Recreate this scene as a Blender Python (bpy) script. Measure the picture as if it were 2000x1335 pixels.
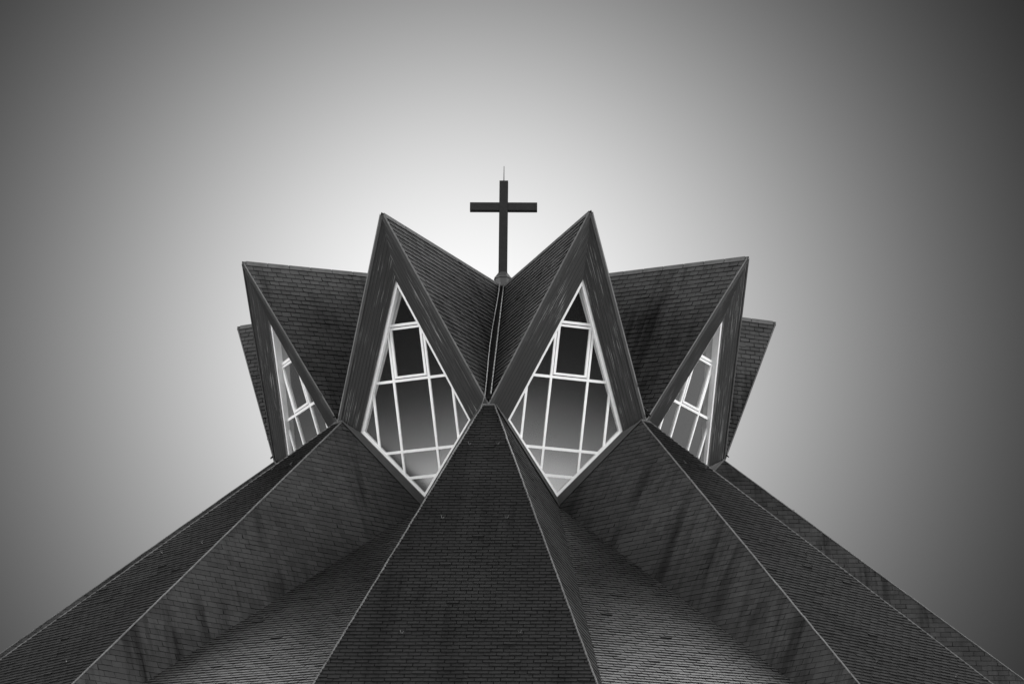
import bpy, bmesh, math, random
from mathutils import Vector, Matrix
R = math.radians
random.seed(7)
for _o in list(bpy.data.objects):
    bpy.data.objects.remove(_o)
sc = bpy.context.scene
COL = sc.collection

# ------------------------------------------------------------------ measured building
EYE = 1.6                      # eye height of the camera above the ground
S = 8.0                        # metres per unit of the survey
N = 9                          # nine gables round the lantern
STEP = 2 * math.pi / N
HALF = STEP / 2
PHI0 = R(-2.9698)              # azimuth of the front rib, 0 = towards the camera (-y)
def zz(v): return v * S + EYE
DIST = 11.3924 * S
zV, zP, zB, zA = zz(3.2944), zz(4.0728), zz(2.9293), zz(4.1766)
rV, rP, rB = S, 1.2639 * S, .8157 * S
rWt, zWt = 1.1334 * S, zz(3.8208)
rWs, aWs, zWs = .9447 * S, R(15.3324), zz(3.2516)
rWb, zWb = .8036 * S, zz(2.9742)
w0, rE, wE = .0238 * S, 3.877 * S, .7539 * S
rQ, qE = 4.0741 * S, .7688 * S
zRef = zz(.8)
zEave = 13.6
def pol(r, az, z, t=0.0):
    return Vector((r * math.sin(az) + t * math.cos(az), -r * math.cos(az) + t * math.sin(az), z))
def lerp(a, b, t): return a + (b - a) * t

# ------------------------------------------------------------------ helpers
def tag(o, label=None, cat=None, kind=None, group=None):
    if label: o['label'] = label
    if cat: o['category'] = cat
    if kind: o['kind'] = kind
    if group: o['group'] = group
    return o

class MB:
    """collects faces, links them as one mesh object"""
    def __init__(self): self.v, self.f, self.m, self.uv = [], [], [], []
    def face(self, pts, mat=0, uv=None):
        b = len(self.v); self.v += [tuple(p) for p in pts]
        self.f.append(tuple(range(b, b + len(pts)))); self.m.append(mat)
        self.uv.append(uv or [(0, 0)] * len(pts))
    def island(self, pts, faces):          # faces: (indices, mat, uvs)
        b = len(self.v); self.v += [tuple(p) for p in pts]
        for idx, mat, uv in faces:
            self.f.append(tuple(b + i for i in idx)); self.m.append(mat); self.uv.append(uv)
    def bar(self, a, b, up, w, h, mat=0, lift=0.0, ext=0.0):
        """rectangular bar from a to b: w across, h along up (from lift to lift+h)"""
        a, b = Vector(a), Vector(b)
        d = (b - a).normalized(); a = a - d * ext; b = b + d * ext
        x = d.cross(Vector(up)).normalized(); n = x.cross(d).normalized()
        L = (b - a).length
        P = []
        for q in (a, b):
            for sx, sn in ((-1, 0), (1, 0), (1, 1), (-1, 1)):
                P.append(q + x * (sx * w / 2) + n * (lift + sn * h))
        uvq = [(0, 0), (L, 0), (L, w), (0, w)]
        F = [((0, 1, 5, 4), mat, uvq), ((1, 2, 6, 5), mat, uvq), ((2, 3, 7, 6), mat, uvq),
             ((3, 0, 4, 7), mat, uvq), ((3, 2, 1, 0), mat, uvq), ((4, 5, 6, 7), mat, uvq)]
        self.island(P, F)
    def box(self, lo, hi, mat=0):
        x0, y0, z0 = lo; x1, y1, z1 = hi
        self.bar(((x0 + x1) / 2, (y0 + y1) / 2, z0), ((x0 + x1) / 2, (y0 + y1) / 2, z1), (0, 1, 0), x1 - x0, y1 - y0, mat, -(y1 - y0) / 2)
    def tube(self, pts, r, seg=8, mat=0):
        pts = [Vector(p) for p in pts]; rings = []
        for i, p in enumerate(pts):
            d = (pts[min(i + 1, len(pts) - 1)] - pts[max(i - 1, 0)]).normalized()
            x = d.cross(Vector((.31, .17, .93))).normalized(); y = d.cross(x)
            rr = r[i] if isinstance(r, (list, tuple)) else r
            rings.append([p + x * (rr * math.cos(2 * math.pi * k / seg)) + y * (rr * math.sin(2 * math.pi * k / seg)) for k in range(seg)])
        P = [q for ring in rings for q in ring]; F = []
        for i in range(len(pts) - 1):
            for k in range(seg):
                k2 = (k + 1) % seg
                F.append(((i * seg + k, i * seg + k2, (i + 1) * seg + k2, (i + 1) * seg + k), mat, [(0, 0)] * 4))
        F.append((tuple(reversed(range(seg))), mat, [(0, 0)] * seg))
        F.append((tuple(range((len(pts) - 1) * seg, len(pts) * seg)), mat, [(0, 0)] * seg))
        self.island(P, F)
    def build(self, name, mats, parent=None, fix=False):
        me = bpy.data.meshes.new(name)
        me.from_pydata(self.v, [], self.f)
        for m in (mats if isinstance(mats, (list, tuple)) else [mats]): me.materials.append(m)
        me.polygons.foreach_set('material_index', self.m)
        ul = me.uv_layers.new(name='UVMap')
        ul.data.foreach_set('uv', [c for f in self.uv for p in f for c in p])
        me.update()
        if fix:
            bm = bmesh.new(); bm.from_mesh(me)
            bmesh.ops.recalc_face_normals(bm, faces=bm.faces); bm.to_mesh(me); bm.free()
        o = bpy.data.objects.new(name, me); COL.objects.link(o)
        if parent: o.parent = parent
        return o

def empty(name, loc=(0, 0, 0)):
    o = bpy.data.objects.new(name, None); o.location = loc; COL.objects.link(o); return o

def copy_tree(o, parent):
    c = o.copy(); COL.objects.link(c); c.parent = parent
    for ch in list(o.children): copy_tree(ch, c)
    return c

# ------------------------------------------------------------------ materials
class NT:
    def __init__(self, name):
        self.mat = bpy.data.materials.new(name); self.mat.use_nodes = True
        self.t = self.mat.node_tree; self.n = self.t.nodes; self.b = self.n['Principled BSDF']
    def new(self, typ, **kw):
        x = self.n.new(typ)
        for k, v in kw.items():
            if k.startswith('i_'): x.inputs[k[2:].replace('_', ' ')].default_value = v
            else: setattr(x, k, v)
        return x
    def link(self, a, b): self.t.links.new(a, b)
    def math(self, op, a, b=None, clamp=False):
        x = self.n.new('ShaderNodeMath'); x.operation = op; x.use_clamp = clamp
        for i, v in enumerate((a, b)):
            if v is None: continue
            if isinstance(v, (int, float)): x.inputs[i].default_value = v
            else: self.link(v, x.inputs[i])
        return x.outputs[0]
    def noise(self, vec, scale, detail=4, rough=.55):
        x = self.new('ShaderNodeTexNoise'); x.inputs['Scale'].default_value = scale
        x.inputs['Detail'].default_value = detail; x.inputs['Roughness'].default_value = rough
        self.link(vec, x.inputs['Vector']); return x.outputs['Fac']
    def uv(self, scale=(1, 1, 1)):
        """uv in metres, shifted by a random amount per object so no two copies weather alike"""
        tc = self.new('ShaderNodeTexCoord'); oi = self.new('ShaderNodeObjectInfo')
        c = self.new('ShaderNodeCombineXYZ')
        self.link(self.math('MULTIPLY', oi.outputs['Random'], 37.0), c.inputs[2])
        a = self.new('ShaderNodeVectorMath', operation='ADD'); self.link(tc.outputs['UV'], a.inputs[0]); self.link(c.outputs[0], a.inputs[1])
        m = self.new('ShaderNodeVectorMath', operation='MULTIPLY'); self.link(a.outputs[0], m.inputs[0]); m.inputs[1].default_value = scale
        return m.outputs[0]
    def ramp(self, fac, stops, interp='LINEAR'):
        x = self.n.new('ShaderNodeMapRange'); x.inputs[1].default_value = stops[0][0]; x.inputs[2].default_value = stops[1][0]
        x.inputs[3].default_value = stops[0][1]; x.inputs[4].default_value = stops[1][1]; x.clamp = True
        if interp == 'SMOOTH': x.interpolation_type = 'SMOOTHSTEP'
        self.link(fac, x.inputs[0]); return x.outputs[0]
    def grey(self, val):
        c = self.new('ShaderNodeCombineColor')
        for i in range(3): self.link(val, c.inputs[i])
        self.link(c.outputs[0], self.b.inputs['Base Color'])

def plain(name, g, rough=.5, metal=0.0, var=.25, scale=6.0, spec=None):
    m = NT(name); tc = m.new('ShaderNodeTexCoord')
    n = m.noise(tc.outputs['Object'], scale, 5, .6)
    m.grey(m.ramp(n, [(.3, g * (1 - var)), (.7, g * (1 + var))]))
    m.b.inputs['Roughness'].default_value = rough; m.b.inputs['Metallic'].default_value = metal
    if spec is not None: m.b.inputs['Specular IOR Level'].default_value = spec
    return m.mat

SH = .0095
def shingle_mat(name='asphalt_shingle', SH=SH, rough=.85, spec=.08):
    m = NT(name)
    g = m.new('ShaderNodeNewGeometry')
    isl = m.ramp(g.outputs['Random Per Island'], [(0, .84), (1, 1.16)])
    uv = m.uv()
    big = m.ramp(m.noise(uv, .35, 3, .5), [(.3, .8), (.7, 1.2)])
    st = m.noise(m.uv((1.5, .13, 1)), 1.0, 5, .6)                 # run-off streaks down the slope
    fine = m.noise(m.uv((5.5, .3, 1)), 1.0, 4, .65)
    where = m.ramp(m.noise(uv, .22, 2, .5), [(.38, .15), (.62, 1)], 'SMOOTH')
    wet = m.math('MULTIPLY', m.math('ADD', m.math('MULTIPLY', m.ramp(st, [(.46, 0), (.68, 1)], 'SMOOTH'), .72), m.math('MULTIPLY', m.ramp(fine, [(.52, 0), (.66, 1)], 'SMOOTH'), .3)), where)
    streak = m.math('SUBTRACT', 1.1, wet)
    grain = m.ramp(m.noise(uv, 60, 2, .6), [(.3, .86), (.7, 1.14)])
    v = m.math('MULTIPLY', m.math('MULTIPLY', isl, big), m.math('MULTIPLY', streak, grain))
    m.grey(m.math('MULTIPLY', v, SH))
    m.b.inputs['Roughness'].default_value = rough
    m.b.inputs['Specular IOR Level'].default_value = spec
    bp = m.new('ShaderNodeBump'); bp.inputs['Strength'].default_value = .25; bp.inputs['Distance'].default_value = .02
    m.link(m.noise(uv, 25, 3, .6), bp.inputs['Height']); m.link(bp.outputs[0], m.b.inputs['Normal'])
    return m.mat
def soffit_mat():
    m = NT('weathered_painted_boards')
    uv = m.uv()
    grain = m.ramp(m.noise(m.uv((.5, 9, 1)), 1.6, 5, .65), [(.3, .7), (.7, 1.3)])
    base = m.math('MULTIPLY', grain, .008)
    # paint flaking along the boards, in some areas only
    fl = m.noise(m.uv((.45, 15, 1)), 1.5, 6, .68)
    area = m.noise(uv, .55, 2, .5)
    f = m.math('MULTIPLY', m.ramp(fl, [(.565, 0), (.63, 1)]), m.ramp(area, [(.4, 0), (.56, 1)]), True)
    mix = m.new('ShaderNodeMix'); mix.data_type = 'FLOAT'
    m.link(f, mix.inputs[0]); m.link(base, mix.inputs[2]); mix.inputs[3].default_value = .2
    m.grey(mix.outputs[0])
    m.b.inputs['Roughness'].default_value = .55
    return m.mat
def glass_mat():
    m = NT('coated_window_glass')
    m.b.inputs['Base Color'].default_value = (.47, .47, .47, 1)
    m.b.inputs['Metallic'].default_value = 1.0
    m.b.inputs['Roughness'].default_value = .11
    tc = m.new('ShaderNodeTexCoord')
    bp = m.new('ShaderNodeBump'); bp.inputs['Strength'].default_value = .02; bp.inputs['Distance'].default_value = .02
    m.link(m.noise(tc.outputs['Object'], .8, 1), bp.inputs['Height']); m.link(bp.outputs[0], m.b.inputs['Normal'])
    return m.mat
M = dict(
    shingle=shingle_mat(), flank_lit_shingle=shingle_mat('flank_lit_shingle', .034), gable_shingle=shingle_mat('grey_gable_shingle', .048), pale_shingle=shingle_mat('panel_shingle', .016, .52, .32), edge=plain('shingle_butt_shadow', .013, .95, 0, .2, 6, .05), felt=plain('roofing_felt', .008, .95, 0, .2, 6, .05),
    metal=plain('zinc_flashing', .095, .45, 0, .35, 3), dark=plain('dark_flashing', .06, .5, 0, .35, 3),
    soffit=soffit_mat(), barge=plain('dark_bargeboard', .018, .6, 0, .3, 3), white=plain('white_window_paint', .82, .4, 0, .05, 3), glass=glass_mat(),
    bright=plain('bright_zinc_edge', .12, .5, 0, .3, 2), reveal=plain('grey_reveal_paint', .17, .5, 0, .25, 2), cross=plain('dark_bronze_paint', .008, .7, 0, .3, 5, .25), collar=plain('collar_lead', .028, .55, 0, .2, 4),
    wall=plain('rendered_wall', .3, .85, 0, .15, 1.5), hook=plain('galvanised_hook', .03, .4, .0, .2, 20),
    pale_reflect_disc=plain('pale_reflect_tone', .6, .85, 0, .12, .4, 0), field=plain('far_reflect_tone', .16, .9, 0, .4, .05, 0), mid_reflect_disc=plain('mid_reflect_tone', .13, .9, 0, .2, .5, 0), ground=plain('dark_reflect_tone', .006, .9, 0, .3, .3, 0),  # ground tones chosen for what the window glass reflects
)
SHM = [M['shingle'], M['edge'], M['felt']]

# ------------------------------------------------------------------ shingled surfaces
SL, SE = .34, .2             # shingle length, exposed height
def shingles(mb, Lf, Rf, out, lift=.026, gap=.017, nseg=24, se=SE, sl=SL, mat=0):
    """cover the surface swept by the level line Lf(s)..Rf(s), s = 0 top .. 1 bottom, with single shingles"""
    K = 240
    def dvec(s):
        s = min(max(s, .02), .98); d = Rf(s) - Lf(s); return d.normalized()
    cum = [0.0]
    for i in range(K):
        a, b = i / K, (i + 1) / K
        c = lerp(Lf(b), Rf(b), .5) - lerp(Lf(a), Rf(a), .5); d = dvec((a + b) / 2)
        cum.append(cum[-1] + (c - d * c.dot(d)).length)
    T = cum[-1]; n = max(2, round(T / se))
    def s_at(x):
        for i in range(K):
            if cum[i + 1] >= x - 1e-9:
                return (i + (x - cum[i]) / max(cum[i + 1] - cum[i], 1e-9)) / K
        return 1.0
    ss = [s_at(T * i / n) for i in range(n + 1)]; ss[0] = 0.0; ss[-1] = 1.0
    O = lerp(Lf(.5), Rf(.5), .5)
    def nrm(s):
        a, b = max(s - .01, 0), min(s + .01, 1)
        f = lerp(Lf(b), Rf(b), .5) - lerp(Lf(a), Rf(a), .5)
        nn = dvec(s).cross(f).normalized()
        return nn if nn.dot(out) > 0 else -nn
    flip = nrm(.5).dot(dvec(.5).cross(lerp(Lf(1), Rf(1), .5) - lerp(Lf(0), Rf(0), .5))) > 0
    for i in range(n):
        s0, s1 = ss[i], ss[i + 1]
        nn = nrm((s0 + s1) / 2); d0, d1 = dvec(s0), dvec(s1)
        L0, R0, L1, R1 = Lf(s0), Rf(s0), Lf(s1), Rf(s1)
        uL0, uL1 = (L0 - O).dot(d0), (L1 - O).dot(d1)
        uR0, uR1 = uL0 + (R0 - L0).length, uL1 + (R1 - L1).length
        off = (i % 2) * sl / 2 + random.uniform(-.05, .05) * sl
        lo, hi = min(uL0, uL1), max(uR0, uR1)
        j = math.floor((lo - off) / sl)
        v0, v1 = T * i / n, T * (i + 1) / n
        while j * sl + off < hi:
            u0 = j * sl + off + gap / 2 + random.uniform(-.006, .006); u1 = (j + 1) * sl + off - gap / 2; j += 1
            a0, b0 = min(max(u0, uL0), uR0), max(min(u1, uR0), uL0)
            a1, b1 = min(max(u0, uL1), uR1), max(min(u1, uR1), uL1)
            if b0 - a0 < .012 and b1 - a1 < .012: continue
            if b0 < a0: a0 = b0 = (a0 + b0) / 2
            if b1 < a1: a1 = b1 = (a1 + b1) / 2
            t = lift * random.uniform(.75, 1.25)
            if random.random() < .02: t *= 1.5
            tl, tr = t * random.uniform(.9, 1.1), t * random.uniform(.9, 1.1)
            p = [L0 + d0 * (a0 - uL0) + nn * .004, L0 + d0 * (b0 - uL0) + nn * .004,
                 L1 + d1 * (b1 - uL1) + nn * tr, L1 + d1 * (a1 - uL1) + nn * tl,
                 L1 + d1 * (b1 - uL1) - nn * .004, L1 + d1 * (a1 - uL1) - nn * .004]
            fall = (lerp(L1, R1, .5) - lerp(L0, R0, .5)).normalized()
            sl_ = random.uniform(-.012, .012) + (random.uniform(.02, .06) if random.random() < .01 else 0)
            tw = random.uniform(-.006, .006)
            for q_, sg in ((2, 1), (3, -1), (4, 1), (5, -1)): p[q_] = p[q_] + fall * (sl_ + sg * tw)
            uvq = [(a0, v0), (b0, v0), (b1, v1), (a1, v1)]
            top, butt = (0, 1, 2, 3), (3, 2, 4, 5)
            if flip: top, butt = tuple(reversed(top)), tuple(reversed(butt)); uvq = uvq[::-1]
            mb.island(p, [(top, mat, uvq), (butt, 1, [(0, 0)] * 4)])  # near-black butt colour draws the shadow lines between courses
    for i in range(nseg):                       # the felted deck under the shingles
        a, b = i / nseg, (i + 1) / nseg
        na, nb = nrm(a) * -.012, nrm(b) * -.012
        q = [Lf(a) + na, Rf(a) + na, Rf(b) + nb, Lf(b) + nb]
        mb.face(q[::-1] if flip else q, 2)

# ------------------------------------------------------------------ the church
church = tag(empty('church'), 'dark star shaped church with nine pointed gables, diamond windows and shingled ribs', 'church')

def rib_edge(z, s):            # s = -1 / +1: the two hips of a rib (rib azimuth 0)
    f = (zV - z) / (zV - zRef)
    return pol(lerp(rV, rE, f), 0, z, s * lerp(w0, wE, f))
def valley(z, s):              # valley beside the rib on its s side
    f = (zB - z) / (zB - zRef)
    return pol(lerp(rB, rQ, f), s * HALF, z, -s * lerp(0, qE, f))
def rib_foot(z, s):            # outer limit of the rib's flank at height z
    if z >= zB:
        return lerp(rib_edge(zV, s), pol(rB, s * HALF, zB), (zV - z) / (zV - zB))
    return valley(z, s)

# --- rib
mb = MB()
shingles(mb, lambda s: rib_edge(lerp(zV, zEave, s), -1), lambda s: rib_edge(lerp(zV, zEave, s), 1), Vector((0, -1, 1)))
for sd in (-1, 1):
    fa = lambda s, sd=sd: rib_edge(lerp(zV, zEave, s), sd)
    fb = lambda s, sd=sd: rib_foot(lerp(zV - .01, zEave, s), sd)
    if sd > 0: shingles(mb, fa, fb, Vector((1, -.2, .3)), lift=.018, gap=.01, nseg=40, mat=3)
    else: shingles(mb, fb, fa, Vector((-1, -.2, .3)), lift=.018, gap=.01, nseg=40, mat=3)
rib = mb.build('roof_rib', SHM + [M['flank_lit_shingle']], church)  # flanks: same shingle as the front, colour lightened to look more lit
rib_n = (rib_edge(zEave, 1) - rib_edge(zEave, -1)).cross(rib_edge(zV, 0) - rib_edge(zEave, 0)).normalized()
if rib_n.z < 0: rib_n = -rib_n
for sd in (-1, 1):
    f = MB(); K = 34
    nrm_side = (rib_n + Vector((sd * .8, 0, 0))).normalized()
    for i in range(K):
        za, zb = lerp(zV, zEave, i / K), lerp(zV, zEave, (i + 1) / K)
        wob = [Vector((random.uniform(-.008, .008), 0, random.uniform(-.006, .006))) for _ in range(2)]
        f.bar(rib_edge(za, sd) + wob[0], rib_edge(zb, sd) + wob[1], nrm_side, .04, .035 + random.uniform(0, .004), 0, -.005, .02)
    f.build('hip_flashing', M['metal'], rib)
f = MB()
f.bar(rib_edge(zV, -1), rib_edge(zV, 1), rib_n, .05, .05, 0, .0, .01)
f.build('ridge_end_cap', M['bright'], rib)

def hook(name, p, n, down, parent, mirror=1):
    h = MB(); n = n.normalized(); d = down.normalized(); x = n.cross(d).normalized() * mirror
    h.tube([p - d * .01, p + n * .03 + d * .05, p + n * .075 + d * .06], .011, 6)
    h.tube([p + n * .03 + d * .04, p + n * .055 - d * .01 + x * .035, p + n * .09 - d * .06 + x * .05], .01, 6)
    h.tube([p + n * .03 + d * .04, p + n * .05 - d * .01 - x * .02, p + n * .06 - d * .04 - x * .035], .009, 6)
    return h.build(name, M['hook'], parent)
down_r = (rib_edge(zEave, 0) - rib_edge(zV, 0)).normalized()
HOOKS_RIB = [(zV - 2.1, .55), (zV - 5.6, .52), (zV - 10.3, .5)]
for zh, fr in HOOKS_RIB:
    for sd in (-1, 1):
        p = lerp(rib_edge(zh, 0), rib_edge(zh, sd), fr)
        hook('snow_hook', p + rib_n * .02, rib_n, down_r, rib, sd)

# --- panel between two ribs (own azimuth 0 on its centre line)
def pan(z, s):
    f = (zB - z) / (zB - zRef)
    return pol(lerp(rB, rQ, f), 0, z, s * lerp(0, qE, f))
mb = MB()
shingles(mb, lambda s: pan(lerp(zB, zEave, s), -1), lambda s: pan(lerp(zB, zEave, s), 1), Vector((0, -1, 1)), lift=.026, gap=.018)
panel = mb.build('roof_panel', [M['pale_shingle'], M['edge'], M['felt']], church)  # paler, smoother shingle than on the rib fronts
pan_n = (pan(zEave, 1) - pan(zEave, -1)).cross(pan(zB, 0) - pan(zEave, 0)).normalized()
if pan_n.z < 0: pan_n = -pan_n
for sd in (-1, 1):
    p = lerp(pan(zB - 5.5, 0), pan(zB - 5.5, sd), .62)
    hook('snow_hook', p + pan_n * .03, pan_n, pan(zEave, 0) - pan(zB, 0), panel, sd)

# --- gable roof (own azimuth 0 on its ridge)
A, P = Vector((0, 0, zA)), pol(rP, R(-.5), zP)
TH = .09
mb = MB()
Vs = {s: pol(rV, s * HALF, zV) for s in (-1, 1)}
gn = {}
for s in (-1, 1):
    n_ = (P - A).cross(Vs[s] - A).normalized()
    if n_.z < 0: n_ = -n_
    gn[s] = n_
    V_ = Vs[s]
    if s > 0: shingles(mb, lambda q, V_=V_: lerp(A, V_, q), lambda q, V_=V_: lerp(P, V_, q), n_, nseg=4, lift=.03, gap=.018)
    else: shingles(mb, lambda q, V_=V_: lerp(P, V_, q), lambda q, V_=V_: lerp(A, V_, q), n_, nseg=4, lift=.03, gap=.018)
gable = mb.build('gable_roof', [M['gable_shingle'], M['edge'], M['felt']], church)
f = MB()
for i in range(12):
    a, b = lerp(A, P, .03 + .96 * i / 12), lerp(A, P, .03 + .96 * (i + 1) / 12 - .003)
    for s in (-1, 1):
        down = (Vs[s] - a); dv = (P - A).normalized(); down = (down - dv * down.dot(dv)).normalized()
        f.bar(a + down * .09, b + down * .09, gn[s], .18, .02 + .004 * random.random(), 0, .012)
f.build('ridge_cap', M['dark'], gable)
Wt = pol(rWt, 0, zWt); Wb = pol(rWb, 0, zWb)
Wside = {s: pol(rWs, s * aWs, zWs) for s in (-1, 1)}
face_n = (Wside[1] - Wt).cross(Wb - Wt).normalized()
if face_n.y > 0: face_n = -face_n
for s in (-1, 1):
    f = MB()                                     # thin bright metal edge of the roof
    dv = (Vs[s] - P).normalized()
    K = 10
    for i in range(K):
        f.bar(lerp(P, Vs[s], max(i / K, .014)), lerp(P, Vs[s], (i + 1) / K), gn[s], .02, .045, 0, 0)
    f.build('verge_flashing', M['bright'], gable)
    f = MB()                                     # bargeboard under it
    f.bar(lerp(P, Vs[s], .012) - gn[s] * .002, Vs[s] - gn[s] * .002, gn[s], .05, TH, 0, -TH)
    f.build('bargeboard', M['barge'], gable)
    f = MB()                                     # boarded soffit from bargeboard to window frame
    p0, v0 = P - gn[s] * TH, Vs[s] - gn[s] * TH
    L = (p0 - v0).length; wtp, wb_ = (Wt - p0).length, (Wside[s] - v0).length
    nseg = 10; rows = 7
    for i in range(rows):
        a0, a1 = i / rows + .004, (i + 1) / rows - .004
        inset = (face_n * .0)
        q = [lerp(v0, Wside[s], a0), lerp(p0, Wt, a0), lerp(p0, Wt, a1), lerp(v0, Wside[s], a1)]
        uvs = [(0, a0 * 1.2 + s * 9), (L, a0 * 1.2 + s * 9), (L, a1 * 1.2 + s * 9), (0, a1 * 1.2 + s * 9)]
        f.face(q, 0, uvs)
    bk = gn[s] * .02
    f.face([v0 + bk, p0 + bk, Wt + bk, Wside[s] + bk], 1)
    f.build('soffit', [M['soffit'], M['felt']], gable)
    f = MB()                                     # stepped flashing between sloping sill and rib flank
    Bp = pol(rB, 0, zB)
    rv = pol(rV, s * HALF, zV, -s * w0)
    outn = (Bp - rv).cross(Wside[s] - rv).normalized()
    if outn.dot(face_n) < 0: outn = -outn
    steps = [(0, .3, .05), (.3, .62, .03), (.62, 1.0, .0)]
    for a0, a1, h in steps:
        f.face([lerp(rv, Wside[s], a0) + outn * h, lerp(Bp, Wb, a0) + outn * h, lerp(Bp, Wb, a1) + outn * h, lerp(rv, Wside[s], a1) + outn * h])
        f.face([lerp(rv, Wside[s], a1) + outn * h, lerp(Bp, Wb, a1) + outn * h, lerp(Bp, Wb, a1) - outn * .03, lerp(rv, Wside[s], a1) - outn * .03])
    f.bar(lerp(rv, Wside[s], .0), lerp(Bp, Wb, .0), outn, .05, .05, 0, .03)
    f.build('sill_flashing', M['barge'], gable)

# --- diamond window
win = empty('window'); win.parent = church
up = (Wt - Wb); HT = up.length; up = up / HT
xs = rWs * math.sin(aWs); hs = (Vector((0, Wside[1].y, Wside[1].z)) - Wb).dot(up)
def wp(x, h, d=0.0): return Wb + Vector((x, 0, 0)) + up * h + face_n * d
def half(h): return xs * (HT - h) / (HT - hs) if h > hs else xs * h / hs
f = MB()                                          # outer frame: mitred diamond with depth
o4 = [(0, HT), (xs, hs), (0, 0), (-xs, hs)]
fw = .09
k = 1 - fw / (xs * (HT - hs) / math.hypot(xs, HT - hs))
cx, cy = 0, hs
i4 = [(0, hs + (HT - hs) * (1 - fw / (xs * math.cos(math.atan2(xs, HT - hs)) ))), (xs - fw / math.cos(math.atan2(xs, HT - hs)) * .93, hs), (0, hs * (fw / (xs * math.cos(math.atan2(xs, hs)))) if False else fw / math.sin(math.atan2(xs, hs))), None]
i4[0] = (0, HT - fw / math.sin(math.atan2(xs, HT - hs))); i4[3] = (-i4[1][0], hs)
front, back = -.05, -.38
for i in range(4):
    a, b, c, d = o4[i], o4[(i + 1) % 4], i4[(i + 1) % 4], i4[i]
    f.face([wp(*a, front), wp(*b, front), wp(*c, front), wp(*d, front)])
    f.face([wp(*d, front), wp(*c, front), wp(*c, back), wp(*d, back)])
    f.face([wp(*b, front), wp(*a, front), wp(*a, back), wp(*b, back)])
f.build('frame', M['white'], win, fix=False)
f = MB()                                          # painted reveal between soffit edge and frame
for i in range(4):
    a, b = o4[i], o4[(i + 1) % 4]
    f.face([wp(*b, .012), wp(*a, .012), wp(*a, front), wp(*b, front)])
f.build('reveal', M['reveal'], win)
def gz(h): return -.09 - .25 * h / HT               # glazing leans back from the frame towards the top
f = MB()
def vbar(x, h0, h1, w=.072, d=.045): f.bar(wp(x, h0, gz(h0)), wp(x, h1, gz(h1)), face_n, w, d)
def hbar(h, x0, x1, w=.088, d=.05): f.bar(wp(x0, h, gz(h)), wp(x1, h, gz(h)), face_n, w, d)
B1, B2, B3, B4, MX, OX = 5.765, 3.93, 1.574, .683, .64, 1.44
for h in (B1, B2, B3, B4): hbar(h, -half(h) + .05, half(h) - .05)
top_in = lambda x: HT - (HT - hs) * x / xs
bot_in = lambda x: hs * x / xs
for s in (-1, 1):
    vbar(s * MX, bot_in(MX) + .05, B1)
    vbar(s * OX, bot_in(OX) + .05, top_in(OX) - .05)
f.build('glazing_bars', M['white'], win, fix=True)
f = MB()                                          # opening sash in the middle field
sx, h0, h1, sw = MX - .06, B2 + .075, B1 - .075, .075
for s in (-1, 1): f.bar(wp(s * (sx - sw / 2), h0, gz(h0)), wp(s * (sx - sw / 2), h1, gz(h1)), face_n, sw, .055)
for h in (h0 + sw / 2, h1 - sw / 2): f.bar(wp(-sx + sw, h, gz(h)), wp(sx - sw, h, gz(h)), face_n, sw, .055)
f.build('sash', M['white'], win, fix=True)
f = MB()
f.face([wp(x, h, gz(h)) for x, h in o4])
g = f.build('glass', M['glass'], win)

# --- valley between two gables (azimuth 0 on the rib)
Va = pol(rV, 0, zV)
vdir = (Va - A).normalized(); vn = Vector((1, 0, 0)).cross(vdir).normalized()
if vn.z < 0: vn = -vn
f = MB()
f.bar(lerp(A, Va, .05), Va, vn, .16, .03, 0, .22)
for i in range(30):
    a, b = lerp(A, Va, .06 + .92 * i / 30), lerp(A, Va, .06 + .92 * (i + .88) / 30)
    f.bar(a + Vector((.07, 0, 0)), b + Vector((.07, 0, 0)), vn, .04, .05, 1, .27)
vf = f.build('valley_flashing', [M['felt'], M['dark']], church, fix=True)

# --- nine of each round the axis
rib.rotation_euler.z = PHI0; vf.rotation_euler.z = PHI0
for o in (panel, gable, win): o.rotation_euler.z = PHI0 + HALF
for kk in (1, -1, 2, -2, 3, -3, 4, -4):
    for o in (rib, vf, panel, gable, win):
        c = copy_tree(o, church)
        c.rotation_euler.z = o.rotation_euler.z + kk * STEP

# --- lightning conductor cable down the front valley
rot = Matrix.Rotation(PHI0, 3, 'Z')
f = MB(); pts = []
for i in range(30):
    t = i / 29
    p = lerp(A, Va, .04 + .955 * t) + vn * (.33 + .02 * math.sin(t * 9)) + Vector((-.1 + .03 * math.sin(t * 7 + 1) - .05 * t, 0, 0))
    pts.append(rot @ p)
pts.append(rot @ (Va + Vector((-.25, -.12, -.25)) + vn * .1))
pts.append(rot @ (Va + Vector((-.3, -.2, -.6)) + vn * .08))
f.tube(pts, .024, 8)
f.build('conductor_cable', M['metal'], church)

# --- eaves and outer wall under the roof (below the picture)
wl = MB(); ring = []
for kk in range(N):
    az = PHI0 + kk * STEP; m3 = Matrix.Rotation(az, 3, 'Z'); m4 = Matrix.Rotation(az + HALF, 3, 'Z')
    ring += [m3 @ rib_edge(zEave, -1), m3 @ rib_edge(zEave, 1), m4 @ pan(zEave, -1), m4 @ pan(zEave, 1)]
n = len(ring)
def inn(p, k, z): return Vector((p.x * k, p.y * k, z))
for i in range(n):
    a, b = ring[i], ring[(i + 1) % n]
    if (a - b).length < 1e-4: continue
    wl.face([inn(a, 1, zEave - .01), inn(b, 1, zEave - .01), inn(b, 1, zEave - .3), inn(a, 1, zEave - .3)], 1)
    wl.face([inn(a, 1, zEave - .3), inn(b, 1, zEave - .3), inn(b, .96, zEave - .3), inn(a, .96, zEave - .3)], 1)
    wl.face([inn(a, .96, zEave - .3), inn(b, .96, zEave - .3), inn(b, .96, 0), inn(a, .96, 0)], 0)
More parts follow.
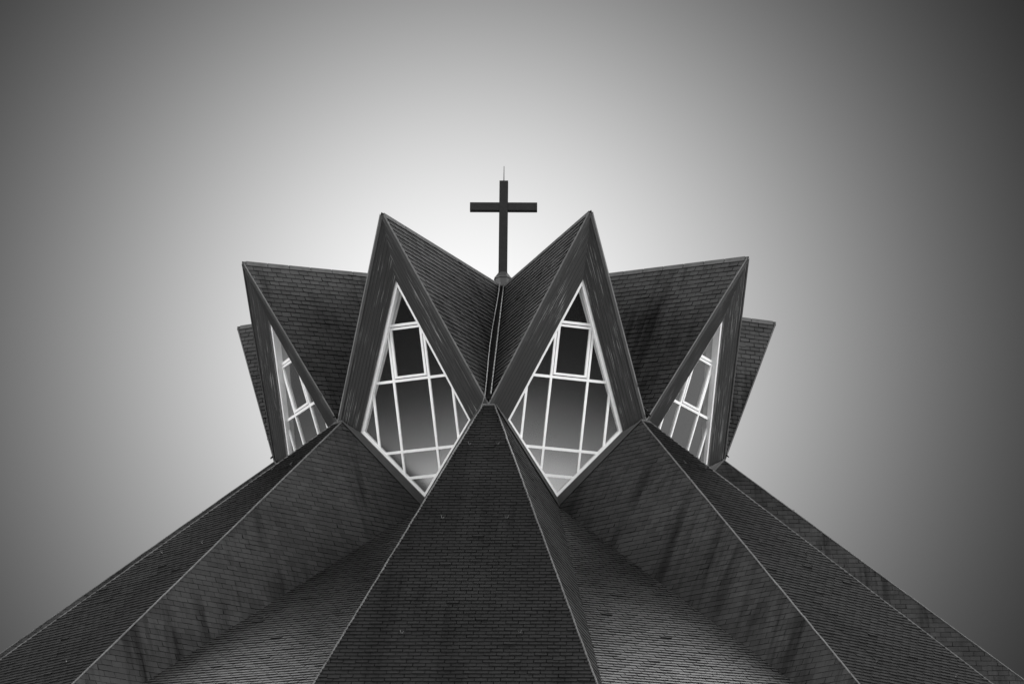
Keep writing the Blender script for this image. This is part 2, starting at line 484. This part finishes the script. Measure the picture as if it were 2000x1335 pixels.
wl.build('wall', [M['wall'], M['dark']], church)

# ------------------------------------------------------------------ cross on the apex
cross = tag(empty('roof_cross', (0, 0, zA)), 'tall dark plain cross with a thin rod on top, standing on the roof apex', 'cross')
PW, PD = .318, .26
zT, zC = zz(4.6919) - zA, zz(4.5649) - zA
def bevelled(mb, name, mat, parent, w=.008):
    o = mb.build(name, mat, parent, fix=True)
    bm = bmesh.new(); bm.from_mesh(o.data); bmesh.ops.remove_doubles(bm, verts=bm.verts, dist=1e-5)
    bmesh.ops.bevel(bm, geom=bm.edges[:], offset=w, segments=2, affect='EDGES'); bm.to_mesh(o.data); bm.free(); return o
f = MB(); f.box((-PW / 2, -PD / 2, .45), (PW / 2, PD / 2, zT)); bevelled(f, 'upright', M['cross'], cross)
for s in (-1, 1):
    f = MB(); x0, x1 = sorted((s * (PW / 2 - .004), s * 1.235)); f.box((x0, -PD / 2 + .012, zC - .155), (x1, PD / 2 - .012, zC + .155)); bevelled(f, 'arm', M['cross'], cross)
f = MB(); f.tube([(0, 0, zT - .01), (0, 0, zT + .16), (0, 0, zT + .62)], [.022, .018, .012], 8); f.build('lightning_rod', M['hook'], cross)
f = MB(); f.tube([(0, 0, -.35), (0, 0, .28)], .3, 8); f.tube([(0, 0, .28), (0, 0, .325)], .335, 8)
f.tube([(0, 0, .325), (0, 0, .53)], [.32, .175], 8)
f.build('base_collar', M['collar'], cross)
cross.rotation_euler.z = R(-1.2)

# ------------------------------------------------------------------ ground
def disc(name, r, z, mat, seg=96, cx=0, cy=0):
    f = MB(); f.face([(cx + r * math.cos(2 * math.pi * i / seg), cy + r * math.sin(2 * math.pi * i / seg), z) for i in range(seg)], 0)
    return tag(f.build(name, mat), kind='structure')
disc('ground', 4000, 0, M['field'])  # far ground kept pale so the side windows reflect it
disc('dark_reflect_disc', 170, .004, M['ground'])  # unseen, added so the upper panes reflect dark
disc('mid_reflect_disc', 88, 0.008, M['mid_reflect_disc'], cx=-4, cy=-2)  # unseen, added as the middle tone of the glass reflection
disc('pale_reflect_disc', 78, .012, M['pale_reflect_disc'], cx=-4, cy=-2)  # unseen, added so the lower panes reflect bright

# ------------------------------------------------------------------ camera
pitch, yaw, roll, fpx = R(18.9538), R(.2260), R(.5818), 5210.43
fwd = Vector((math.sin(yaw) * math.cos(pitch), math.cos(yaw) * math.cos(pitch), math.sin(pitch)))
rt = Vector((math.cos(yaw), -math.sin(yaw), 0)); upv = rt.cross(fwd)
rt2 = rt * math.cos(roll) + upv * math.sin(roll); up2 = upv * math.cos(roll) - rt * math.sin(roll)
cam = bpy.data.cameras.new('camera'); co = bpy.data.objects.new('camera', cam); COL.objects.link(co)
mw = Matrix((rt2, up2, -fwd)).transposed().to_4x4(); mw.translation = Vector((0, -DIST, EYE))
co.matrix_world = mw
cam.sensor_width = 36; cam.sensor_fit = 'HORIZONTAL'; cam.lens = 36 * fpx / 2000
cam.clip_start = .5; cam.clip_end = 9000
sc.camera = co

# ------------------------------------------------------------------ light
EXPO = 0
SUN_AZ, SUN_EL, SUN_E, SUN_ANG = R(176), R(48), 2.8, R(28)     # azimuth: 0 = behind the camera, + = right
sun = bpy.data.lights.new('sun', 'SUN'); sun.energy = SUN_E; sun.angle = SUN_ANG
so = bpy.data.objects.new('sun', sun); COL.objects.link(so)
sdir = Vector((math.sin(SUN_AZ) * math.cos(SUN_EL), -math.cos(SUN_AZ) * math.cos(SUN_EL), math.sin(SUN_EL)))
so.rotation_euler = sdir.to_track_quat('Z', 'Y').to_euler(); so.location = sdir * 200

world = bpy.data.worlds.new('World'); sc.world = world; world.use_nodes = True
nt = world.node_tree; nd = nt.nodes; bg = nd['Background']
def wm(op, a, b=None):
    x = nd.new('ShaderNodeMath'); x.operation = op
    for i, v in enumerate((a, b)):
        if v is None: continue
        if isinstance(v, (int, float)): x.inputs[i].default_value = v
        else: nt.links.new(v, x.inputs[i])
    return x.outputs[0]
sky = nd.new('ShaderNodeTexSky'); sky.sky_type = 'NISHITA'; sky.sun_disc = False
sky.sun_elevation = SUN_EL; sky.sun_rotation = math.atan2(sdir.x, sdir.y)
bw = nd.new('ShaderNodeRGBToBW'); nt.links.new(sky.outputs[0], bw.inputs[0])
tc = nd.new('ShaderNodeTexCoord')
gx, gy = (910 - 1000) / fpx, -(700 - 667.5) / fpx
gdir = (fwd + rt2 * gx + up2 * gy).normalized()             # the bright patch of sky behind the tower
dot = nd.new('ShaderNodeVectorMath'); dot.operation = 'DOT_PRODUCT'
nt.links.new(tc.outputs['Generated'], dot.inputs[0]); dot.inputs[1].default_value = gdir
ang = wm('ARCCOSINE', wm('MINIMUM', dot.outputs['Value'], 1.0))
glow = wm('POWER', math.e, wm('MULTIPLY', wm('POWER', wm('DIVIDE', ang, .122), 1.8), -1.0))
BGS = .1
tot = wm('ADD', wm('MULTIPLY', glow, 1.06 / BGS / 2 ** EXPO), wm('MULTIPLY', bw.outputs[0], .0008))
for laz, lel, st, wd in ((60, 10, 7.8, 7.0), (-60, 10, 6.3, 7.0)):   # two added bright sky lobes, unseen, to lift rib flanks and window bars
    la, le = R(laz), R(lel)
    d2 = nd.new('ShaderNodeVectorMath'); d2.operation = 'DOT_PRODUCT'; nt.links.new(tc.outputs['Generated'], d2.inputs[0])
    d2.inputs[1].default_value = (math.sin(la) * math.cos(le), -math.cos(la) * math.cos(le), math.sin(le))
    lob = wm('POWER', math.e, wm('MULTIPLY', wm('SUBTRACT', d2.outputs['Value'], 1.0), wd))
    tot = wm('ADD', tot, wm('MULTIPLY', lob, st / BGS))
nt.links.new(tot, bg.inputs['Color']); bg.inputs['Strength'].default_value = BGS

vs = sc.view_settings; vs.view_transform = 'Standard'; vs.look = 'None'; vs.exposure = EXPO; vs.gamma = 1; vs.use_curve_mapping = False
sc.cycles.max_bounces = 6
